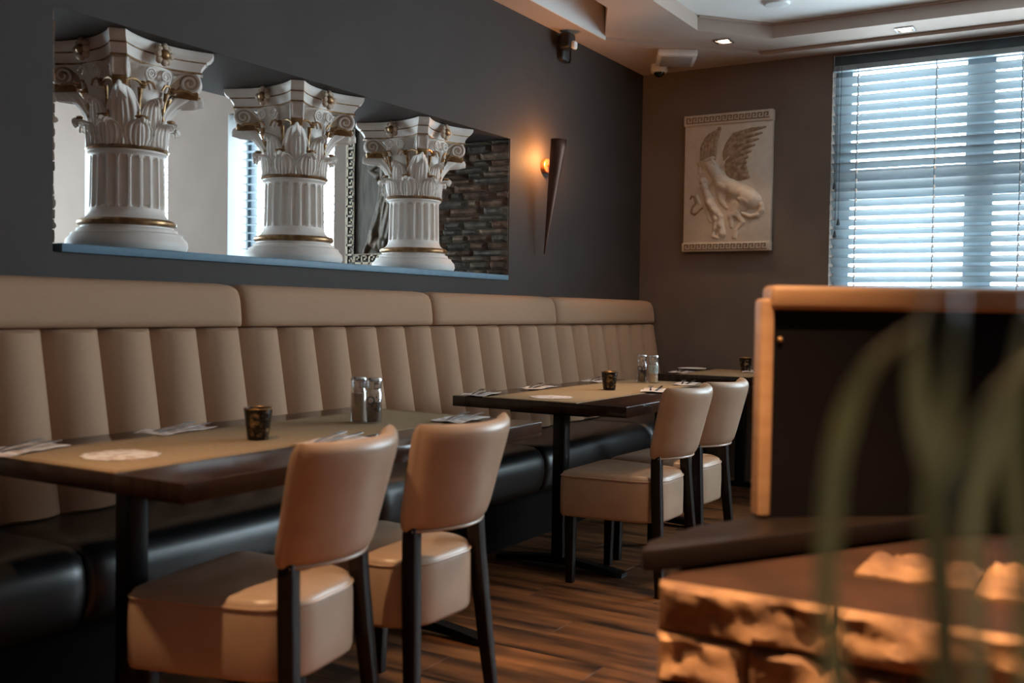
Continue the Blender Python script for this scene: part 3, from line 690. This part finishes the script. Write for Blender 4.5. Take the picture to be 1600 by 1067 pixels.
# ------------------------------------------------------------------ tables
def table(x0, x1, posts, label, seat_y=(1.766, 2.636), posty=2.17):
    y0, y1 = seat_y
    t = thing('dining_table', label, 'table', ((x0+x1)/2, (y0+y1)/2, 0), group='dining tables', world=True)
    link('table_top', B().box(x0, x1, y0, y1, .713, .760).mesh('table_top', TOPW, bevel=.003), t)
    for px in posts:
        link('post', B().box(px-.029, px+.029, posty-.029, posty+.029, .03, .70).mesh('post', BLKM, bevel=.004), t)
        link('mounting_plate', B().box(px-.12, px+.12, posty-.2, posty+.2, .698, .7135).mesh('mounting_plate', BLKM, bevel=.002), t)
        rows = []
        for k in range(17):
            u = k/16; yy = posty-.32+.64*u; s = abs(2*u-1); hw = .030+.018*s**4; zt = .052-.034*s**1.5; zb = .018*(1-s**2)
            hw *= 1 if s < .97 else .6
            rows.append([(px-hw, yy, zb), (px+hw, yy, zb), (px+hw*.8, yy, zt), (px-hw*.8, yy, zt)])
        link('foot_bar', B().loft(rows).mesh('foot_bar', BLKM, smooth=True), t)
    return t
table(1.547, 3.15, (1.734, 2.96), 'dark wood table nearest the camera beside the banquette')
table(3.861, 5.46, (4.05, 5.20), 'dark wood table in the middle under the sconce')
table(6.15, 6.94, (6.55,), 'small dark table against the far taupe wall')
def runner(x0, x1, label):
    y0, y1, z = 2.000, 2.475, .7602
    t = thing('table_runner', label, 'table runner', ((x0+x1)/2, 2.24, z), group='table runners', world=True)
    link('cloth', B().box(x0, x1, y0, y1, z, z+.0022).mesh('cloth', RUN), t)
    for a, c in ((y0+.012, y0+.018), (y1-.018, y1-.012)): link('stitched_hem', B().box(x0, x1, a, c, z+.0021, z+.0030).mesh('stitched_hem', RUNE), t)
    for a in (x0+.012, x1-.018): link('stitched_hem', B().box(a, a+.006, y0, y1, z+.0021, z+.0030).mesh('stitched_hem', RUNE), t)
runner(1.550, 3.147, 'tan runner along the nearest dark table')
runner(3.864, 5.457, 'tan runner along the middle dark table')
runner(6.153, 6.937, 'tan runner on the small table by the far wall')
ZR = .7626
def wavy_sheet(w, d, seed, amp=.006, lob=0):
    b = B()
    def fn(u, v):
        x, y = (u-.5)*w, (v-.5)*d
        if lob:
            a = math.atan2(v-.5, u-.5); r = max(abs(u-.5), abs(v-.5))*2
            R = (1+.06*math.sin(a*lob)); x = r*w*.5*math.cos(a)*R; y = r*d*.5*math.sin(a)*R
        return (x, y, amp*(.6+.5*mnoise.noise((u*3+seed, v*3, seed*.7))))
    b.grid(fn, 14, 10)
    n = len(b.v); b.v += [(x, y, z-.0016) for x, y, z in b.v]; b.f += [tuple(i+n for i in q[::-1]) for q in b.f]
    nu = 15
    rim = list(range(nu))+[j*nu+14 for j in range(1, 11)]+[10*nu+i for i in range(13, -1, -1)]+[j*nu for j in range(9, 0, -1)]
    k = len(rim); b.f += [(rim[i], rim[(i+1) % k], rim[(i+1) % k]+n, rim[i]+n) for i in range(k)]
    return b
NAPK = [wavy_sheet(.235, .115, s, .010).mesh('napkin', PAPER, smooth=True, angle=1.) for s in (1, 5, 9)]
DOIL = wavy_sheet(.19, .19, 3, .003, 16).mesh('paper_doily', PAPER, smooth=True, angle=1.)
def fork_mesh():
    b = B().tube([(-.10, 0, .004), (-.05, 0, .007), (0, 0, .006), (.03, 0, .006)], [.005, .0042, .003, .004], 6, .5)
    b.box(.03, .05, -.011, .011, .004, .0065)
    for k in range(4): b.box(.05, .09, -.011+k*.0064, -.0082+k*.0064, .004+.001, .0072)
    return b.mesh('fork', STEEL, smooth=True)
def knife_mesh():
    b = B().tube([(-.11, 0, .005), (-.06, 0, .006), (-.01, 0, .005)], [.006, .0065, .005], 6, .5)
    b.prism([(-.01, -.006), (.09, -.007), (.105, .0), (.10, .007), (-.01, .006)], .0035, .0055)
    return b.mesh('knife', STEEL, smooth=True)
FORK, KNIFE = fork_mesh(), knife_mesh()
def setting(x, y, rz, where, i):
    zt = ZR if 2.0 < y < 2.475 else .7605
    zt = ZR
    tag(link('napkin', NAPK[i % 3], None, (x, y, zt), (0, 0, rz)), 'printed paper napkin '+where, 'napkin', 'paper napkins')
    c, s = math.cos(rz), math.sin(rz)
    tag(link('fork', FORK, None, (x-.02*s+.015*c, y+.02*c+.015*s, zt+.0085), (0, -.05, rz+.10)), 'steel fork lying on the napkin '+where, 'fork', 'steel forks')
    tag(link('knife', KNIFE, None, (x+.022*s+.02*c, y-.022*c+.02*s, zt+.0085), (0, -.05, rz-.06)), 'steel knife lying on the napkin '+where, 'knife', 'steel knives')
for i, (x, y, rz, wh) in enumerate([
    (1.640, 2.490, .25, 'at the left end of the nearest table'), (2.174, 2.515, .1, 'on the wall side of the nearest table'),
    (2.27, 1.965, .15, 'behind the nearest chair back'), (3.0, 2.01, .1, 'behind the second chair of the nearest table'),
    (3.96, 2.545, .2, 'at the left corner of the middle table'), (4.49, 2.545, .1, 'half way along the wall side of the middle table'),
    (5.17, 2.545, .1, 'at the far wall-side end of the middle table'), (4.72, 2.01, .3, 'on the aisle side of the middle table'), (5.28, 2.06, .2, 'beyond the front chair of the middle table'),
    (6.32, 2.50, .1, 'at the left of the far small table'), (6.74, 2.16, .2, 'on the aisle side of the far small table')]): setting(x, y, rz, wh, i)
tag(link('paper_doily', DOIL, None, (1.737, 2.22, ZR)), 'lacy printed paper mat near the end of the nearest table', 'paper mat', 'lacy paper mats')
tag(link('paper_doily', DOIL, None, (4.05, 2.226, ZR)), 'lacy printed paper mat near the end of the middle table', 'paper mat', 'lacy paper mats')
PLT = B().lathe([(.05, .0), (.06, .002), (.095, .013), (.097, .016), (.090, .014), (.058, .005), (.01, .004)], 32).mesh('side_plate', WPL, smooth=True)
tag(link('side_plate', PLT, None, (6.62, 2.545, ZR)), 'small white plate on the far small table', 'plate')
def cup(x, y, label):
    t = thing('tealight_cup', label, 'candle cup', (x, y, ZR), group='dark mottled candle cups')
    link('cup_body', CUPB, t); link('rim', CUPR, t); link('candle', CUPC, t)
CUPB = B().lathe([(.001, .0), (.029, .0), (.031, .004), (.0415, .092), (.0395, .092), (.030, .012), (.001, .010)], 36, caps=False).mesh('cup_body', CUPM, smooth=True)
CUPR = B().lathe([(.0415, .090), (.0422, .0925), (.0405, .0945), (.0390, .0925)], 36, caps=False).mesh('rim', GOLD, smooth=True)
CUPC = B().lathe([(.018, .013), (.0185, .028), (.016, .030)], 20).mesh('candle', WPL, smooth=True)
cup(2.181, 2.176, 'dark gold-mottled candle cup on the nearest table')
cup(4.628, 2.213, 'dark gold-mottled candle cup on the middle table')
cup(6.80, 2.23, 'dark candle cup on the far small table')
def text_mesh(s, size):
    cu = bpy.data.curves.new('t', 'FONT'); cu.body = s; cu.size = size; cu.extrude = .0002; cu.align_x = 'CENTER'; cu.align_y = 'CENTER'
    o = bpy.data.objects.new('t', cu); COL.objects.link(o); dg = bpy.context.evaluated_depsgraph_get()
    me = bpy.data.meshes.new_from_object(o.evaluated_get(dg)); bpy.data.objects.remove(o); bpy.data.curves.remove(cu)
    return me
TXT = text_mesh("O's", .034); TXT.materials.clear(); TXT.materials.append(INK)
# wrap the lettering round the label (radius .0225), facing -y
for v in TXT.vertices:
    a = v.co.x/.0226; r = .0226+v.co.z; v.co = (r*math.sin(a), -r*math.cos(a), v.co.y+.066)
GB = B().lathe([(.001, 0), (.021, 0), (.0225, .003), (.0225, .090), (.019, .097), (.0185, .102), (.001, .102)], 28, caps=False).mesh('bottle', GLASS, smooth=True)
GC = B().lathe([(.0205, .100), (.0215, .104), (.0205, .112), (.0225, .118), (.0235, .128), (.0205, .133), (.001, .134)], 28).mesh('cap', CAPM, smooth=True)
GS = B().lathe([(.001, .003), (.0195, .004), (.0195, .084), (.001, .088)], 24).mesh('salt', SALT, smooth=True)
GP = B().lathe([(.001, .003), (.0195, .004), (.0195, .058), (.001, .062)], 24).mesh('peppercorns', PEPPER, smooth=True)
lb = B()
def lab(u, v): a = -1.25+2.5*u; return (.0228*math.sin(a), -.0228*math.cos(a), .046+.040*v)
GL = lb.grid(lab, 14, 2).mesh('label_band', LABELM, smooth=True)
def grinder(x, y, salt, lettered, label):
    t = thing('spice_grinder', label, 'grinder', (x, y, ZR), math.atan2(-y, -x)+PI/2, group='salt and pepper grinders'); t.scale = (1.2, 1.2, 1.16)
    link('bottle', GB, t); link('cap', GC, t); link('salt' if salt else 'peppercorns', GS if salt else GP, t)
    if lettered:
        if salt: link('label_band', GL, t)
        link('lettering', TXT, t)
grinder(2.735, 2.256, True, False, 'clear salt grinder on the nearest table')
grinder(2.738, 2.192, False, True, 'pepper grinder with dark lettering on the nearest table')
grinder(5.262, 2.318, False, True, 'pepper grinder with dark lettering on the middle table')
grinder(5.257, 2.246, True, True, 'salt grinder with dark lettering on the middle table')

# ------------------------------------------------------------------ chairs
def sq_outline(wf, wr, d, rf, rr, n=6):
    """seat outline, front (+y) width wf, rear width wr, rounded corners"""
    pts = []
    for (cx, cy, r, a0) in ((wf/2-rf, d/2-rf, rf, 0), (-wf/2+rf, d/2-rf, rf, PI/2), (-wr/2+rr, -d/2+rr, rr, PI), (wr/2-rr, -d/2+rr, rr, 1.5*PI)):
        for k in range(n+1): a = a0+PI/2*k/n; pts.append((cx+r*math.cos(a), cy+r*math.sin(a)))
    return pts
def build_chair(label, loc, rz):
    t = thing('dining_chair', label, 'chair', loc, rz, group='cream leather chairs')
    rings = []
    for s, z in ((.94, .288), (.985, .290), (1., .300), (1.005, .37), (1.0, .44), (.985, .462), (.955, .474), (.90, .480), (.6, .486), (.2, .488)):
        rings.append([(x*s, y*s, z-(.018*max(0, y)/.2 if z < .31 else 0)*0) for x, y in sq_outline(.45, .39, .44, .035, .13)])
    st = link('seat', B().loft(rings).mesh('seat', LEATH, smooth=True, angle=1.3), t)
    ol = [(x*.992, y*.992, .458) for x, y in sq_outline(.45, .39, .44, .035, .13)]
    link('piping', B().tube(ol+[ol[0]], .004, 6).mesh('piping', LEATH, smooth=True), st)
    # backrest: curved pad, wraps forward at the ends, leans back, narrower at the bottom
    def pad(u, v, off):
        wv = .183+.033*v; a = (u-.5)*2
        x = a*wv; sag = .080*a*a
        zb = .556; zt = .846+.006*a*a
        z = zb+(zt-zb)*v
        y = -.263-.072*v+sag+off
        return (x, y, z)
    n = 28; mlev = 16; rows = []
    for j in range(mlev+1):
        v = .5-.5*math.cos(PI*j/mlev); ring = []
        ev = max(.30, (1-(2*abs(v-.5))**9)**.5)
        th = .031*ev
        for k in range(n+1):
            u = .5-.5*math.cos(PI*k/n); eu = max(.30, (1-(2*abs(u-.5))**16)**.5); p = pad(.5+(u-.5)*(.95+.05*ev), v, 0); ring.append((p[0], p[1]+th*eu, p[2]))
        for k in range(n, -1, -1):
            u = .5-.5*math.cos(PI*k/n); eu = max(.30, (1-(2*abs(u-.5))**16)**.5); p = pad(.5+(u-.5)*(.95+.05*ev), v, 0); ring.append((p[0], p[1]-th*eu, p[2]))
        rows.append(ring)
    bk = link('backrest', B().loft(rows).mesh('backrest', LEATH, smooth=True, angle=1.3), t)
    seam = [pad(.03+.94*k/20, .005, -.018) for k in range(21)]
    link('piping', B().tube(seam, .0045, 6).mesh('piping', LEATH, smooth=True), bk)
    def leg(a, b_, w0, w1):
        rows = []
        for k in range(6):
            u = k/5; c = Vector(a).lerp(Vector(b_), u); w_ = w0+(w1-w0)*u
            rows.append([(c.x-w_, c.y-w_*1.15, c.z), (c.x+w_, c.y-w_*1.15, c.z), (c.x+w_, c.y+w_*1.15, c.z), (c.x-w_, c.y+w_*1.15, c.z)])
        return B().loft(rows)
    for s in (-1, 1):
        link('leg', leg((s*.185, .175, 0), (s*.192, .172, .30), .014, .019).mesh('leg', DWOOD, bevel=.003), t)
        b = B(); rows = []
        for (x, y, z, w_) in ((.200, -.240, 0, .0135), (.183, -.224, .18, .016), (.168, -.210, .36, .0175), (.161, -.203, .46, .0175), (.157, -.200, .53, .0175), (.156, -.200, .568, .0165)):
            rows.append([(s*x-w_, y-w_*1.2, z), (s*x+w_, y-w_*1.2, z), (s*x+w_, y+w_*1.2, z), (s*x-w_, y+w_*1.2, z)])
        link('leg', B().loft(rows).mesh('leg', DWOOD, bevel=.003), t)
    return t
ch = build_chair('cream leather chair nearest the camera, cut by the frame bottom', (1.853, 1.852, 0), .168)
for x, y, rz, lb_ in ((2.36, 1.83, .0, 'cream leather chair second from the camera at the nearest table'), (4.025, 1.83, .0, 'cream leather chair at the left end of the middle table'),
                      (4.50, 1.83, -.03, 'cream leather chair farther along the middle table'), (6.34, 1.60, 0., 'cream leather chair at the far table, mostly hidden by the divider')):
    c = copy_tree(ch); c.location = (x, y, 0); c.rotation_euler.z = rz; c['label'] = lb_

# ------------------------------------------------------------------ foreground: stone planter, divider panel, plant
pn = thing('stone_planter', 'blurred low brown stone wall with a ledge in the foreground', 'planter wall', (2.0, .2, 0), world=True)
link('core', B().box(1.625, 2.55, -.9, .675, 0, .655).mesh('core', FSTONE), pn)
link('ledge', B().box(1.6275, 2.56, -.9, .675, .655, .694).mesh('ledge', LEDGE_SHADE, bevel=.003), pn)
rnd = random.Random(4); z = 0.; r_i = 0
courses = [.085, .09, .08, .09, .085, .095, .085, .087]
for ch_h in courses:
    y = .676; first = True
    while y > -.88:
        wd = rnd.choice((.16, .24, .30, .36)); wd = min(wd, y+.9); 
        if y+.9-wd < .08: wd = y+.9
        d = rnd.uniform(.018, .034)
        me = rough_stone(wd-.005, ch_h-.005, d, int(y*100)+int(z*1000), max(8, int(wd/.014)), 9, .024, 12).mesh('stone', FSTONE, smooth=True, angle=.6)
        link('stone', me, pn, (1.627, y-wd+.0025, z+.0025)); y -= wd
    z += ch_h
for k, (x0, y0, wd, hh) in enumerate(((1.84, .205, .195, .15), (1.80, -.015, .217, .20), (1.78, -.26, .242, .22))):  # rough stones added in place of the bright light patches on the ledge
    link('stone', rough_stone(wd, hh, .020, 50+k, 16, 12, .018, 22).mesh('stone', FSTONE, smooth=True, angle=.6), pn, (x0, y0, .6935), (0, PI/2, 0))
cap_ = thing('wooden_cap', 'dark wooden cap slab lying on the stone planter wall', 'wood cap', (2.1, .5, .7), world=True)
link('slab', B().prism([(1.628, .712), (1.640, .692), (2.26, .325), (2.56, .05), (2.56, .60), (1.99, .655), (1.88, .705), (1.70, .73)], .7005, .741).mesh('slab', DWOOD, bevel=.006), cap_)
P0 = Vector((2.0, .632, 0)); dv = Vector((.62, -.78, 0)).normalized(); nv_ = Vector((.78, .62, 0)).normalized()
dp = thing('booth_divider', 'blurred dark panel with a tan wood frame standing on the foreground wall', 'divider', (2.2, .4, .741), world=True)
def obox(t0, t1, d0, d1, z0, z1):
    pts = [P0+dv*t0+nv_*d0, P0+dv*t1+nv_*d0, P0+dv*t1+nv_*d1, P0+dv*t0+nv_*d1]
    return B().prism([(p.x, p.y) for p in pts], z0, z1)
link('frame_post', obox(.008, .036, 0, .045, .742, 1.182).mesh('frame_post', OAK, bevel=.008, seg=3), dp)
link('frame_post', obox(.72, .754, 0, .045, .742, 1.182).mesh('frame_post', OAK, bevel=.008, seg=3), dp)
link('top_rail', obox(.026, .754, -.01, .055, 1.160, 1.209).mesh('top_rail', OAK, bevel=.012, seg=3), dp)
link('panel', obox(.03, .724, .012, .034, .742, 1.165).mesh('panel', PANEL), dp)
link('rivet', B().ball(tuple(P0+dv*.05+nv_*.010+Vector((0, 0, 1.10))), .006).mesh('rivet', GOLD, smooth=True), dp)

pt = thing('potted_plant', 'heavily blurred green strap-leaved plant at the right edge', 'plant', (.50, .02, 0), world=True)
link('pot', B().lathe([(.09, 0), (.10, .01), (.125, .60), (.13, .66), (.12, .66), (.115, .60)], 28, (.50, .02)).mesh('pot', POT, smooth=True), pt)
link('soil', B().lathe([(.115, .61), (.115, .625), (.01, .63)], 24, (.50, .02)).mesh('soil', SOIL), pt)
def strap(pts, wd):
    P = [Vector(p) for p in pts]; Q = []
    n = 24
    for i in range(n+1):          # catmull-rom
        s = i/n*(len(P)-1); k = min(int(s), len(P)-2); f = s-k
        p0, p1, p2, p3 = P[max(k-1, 0)], P[k], P[k+1], P[min(k+2, len(P)-1)]
        Q.append(.5*((2*p1)+(p2-p0)*f+(2*p0-5*p1+4*p2-p3)*f*f+(3*p1-p0-3*p2+p3)*f**3))
    rows = []
    for i, q in enumerate(Q):
        t = (Q[min(i+1, n)]-Q[max(i-1, 0)]).normalized()
        side = t.cross(Vector((-.85, -.3, .3))).normalized(); nn = side.cross(t).normalized(); u = i/n
        hw = wd*.5*min(1, .35+2*u)*min(1, (1-u)*3.5+.05); rows.append([tuple(q-side*hw+nn*.002), tuple(q+nn*-.002), tuple(q+side*hw+nn*.002), tuple(q+nn*.0035)])
    return B().loft(rows).mesh('leaf', LEAF, smooth=True, angle=1.5)
base = (0.5, 0.02, 0.62)
LEAVES = [
    (((0.44, 0.08, 0.88), (0.4348, 0.1039, 1.0138), (0.4357, 0.1053, 1.0622), (0.4385, 0.1025, 1.0971), (0.4348, 0.0911, 1.1274), (0.4359, 0.071, 1.1475)), 0.0088),
    (((0.45, 0.06, 0.88), (0.4268, 0.0593, 1.0189), (0.4259, 0.0628, 1.0539), (0.427, 0.0629, 1.0889), (0.4302, 0.0596, 1.1239), (0.4333, 0.0569, 1.1665)), 0.0095),
    (((0.46, 0.05, 0.88), (0.4712, 0.0633, 1.0224), (0.4706, 0.0669, 1.0663), (0.4665, 0.0759, 1.1046), (0.4665, 0.0778, 1.1376), (0.4697, 0.0737, 1.1611)), 0.0085),
    (((0.45, 0.05, 0.88), (0.4175, 0.0578, 1.0612), (0.4211, 0.0534, 1.0905), (0.4272, 0.0447, 1.1151), (0.4358, 0.0317, 1.1348)), 0.0085),
    (((0.47, 0.04, 0.88), (0.4881, 0.0557, 1.0421), (0.4914, 0.0525, 1.0815), (0.4981, 0.0433, 1.1154), (0.5074, 0.0296, 1.1438)), 0.0075),
    (((0.48, 0.03, 0.88), (0.4658, 0.0339, 1.0286), (0.4651, 0.0371, 1.0653), (0.4647, 0.04, 1.102), (0.4668, 0.0381, 1.1335), (0.4698, 0.0349, 1.1625)), 0.0085),
]
for pts, wd in LEAVES: link('leaf', strap((base,)+pts, wd), pt)

for o in list(COL.objects):
    if '_wl' in o: del o['_wl']
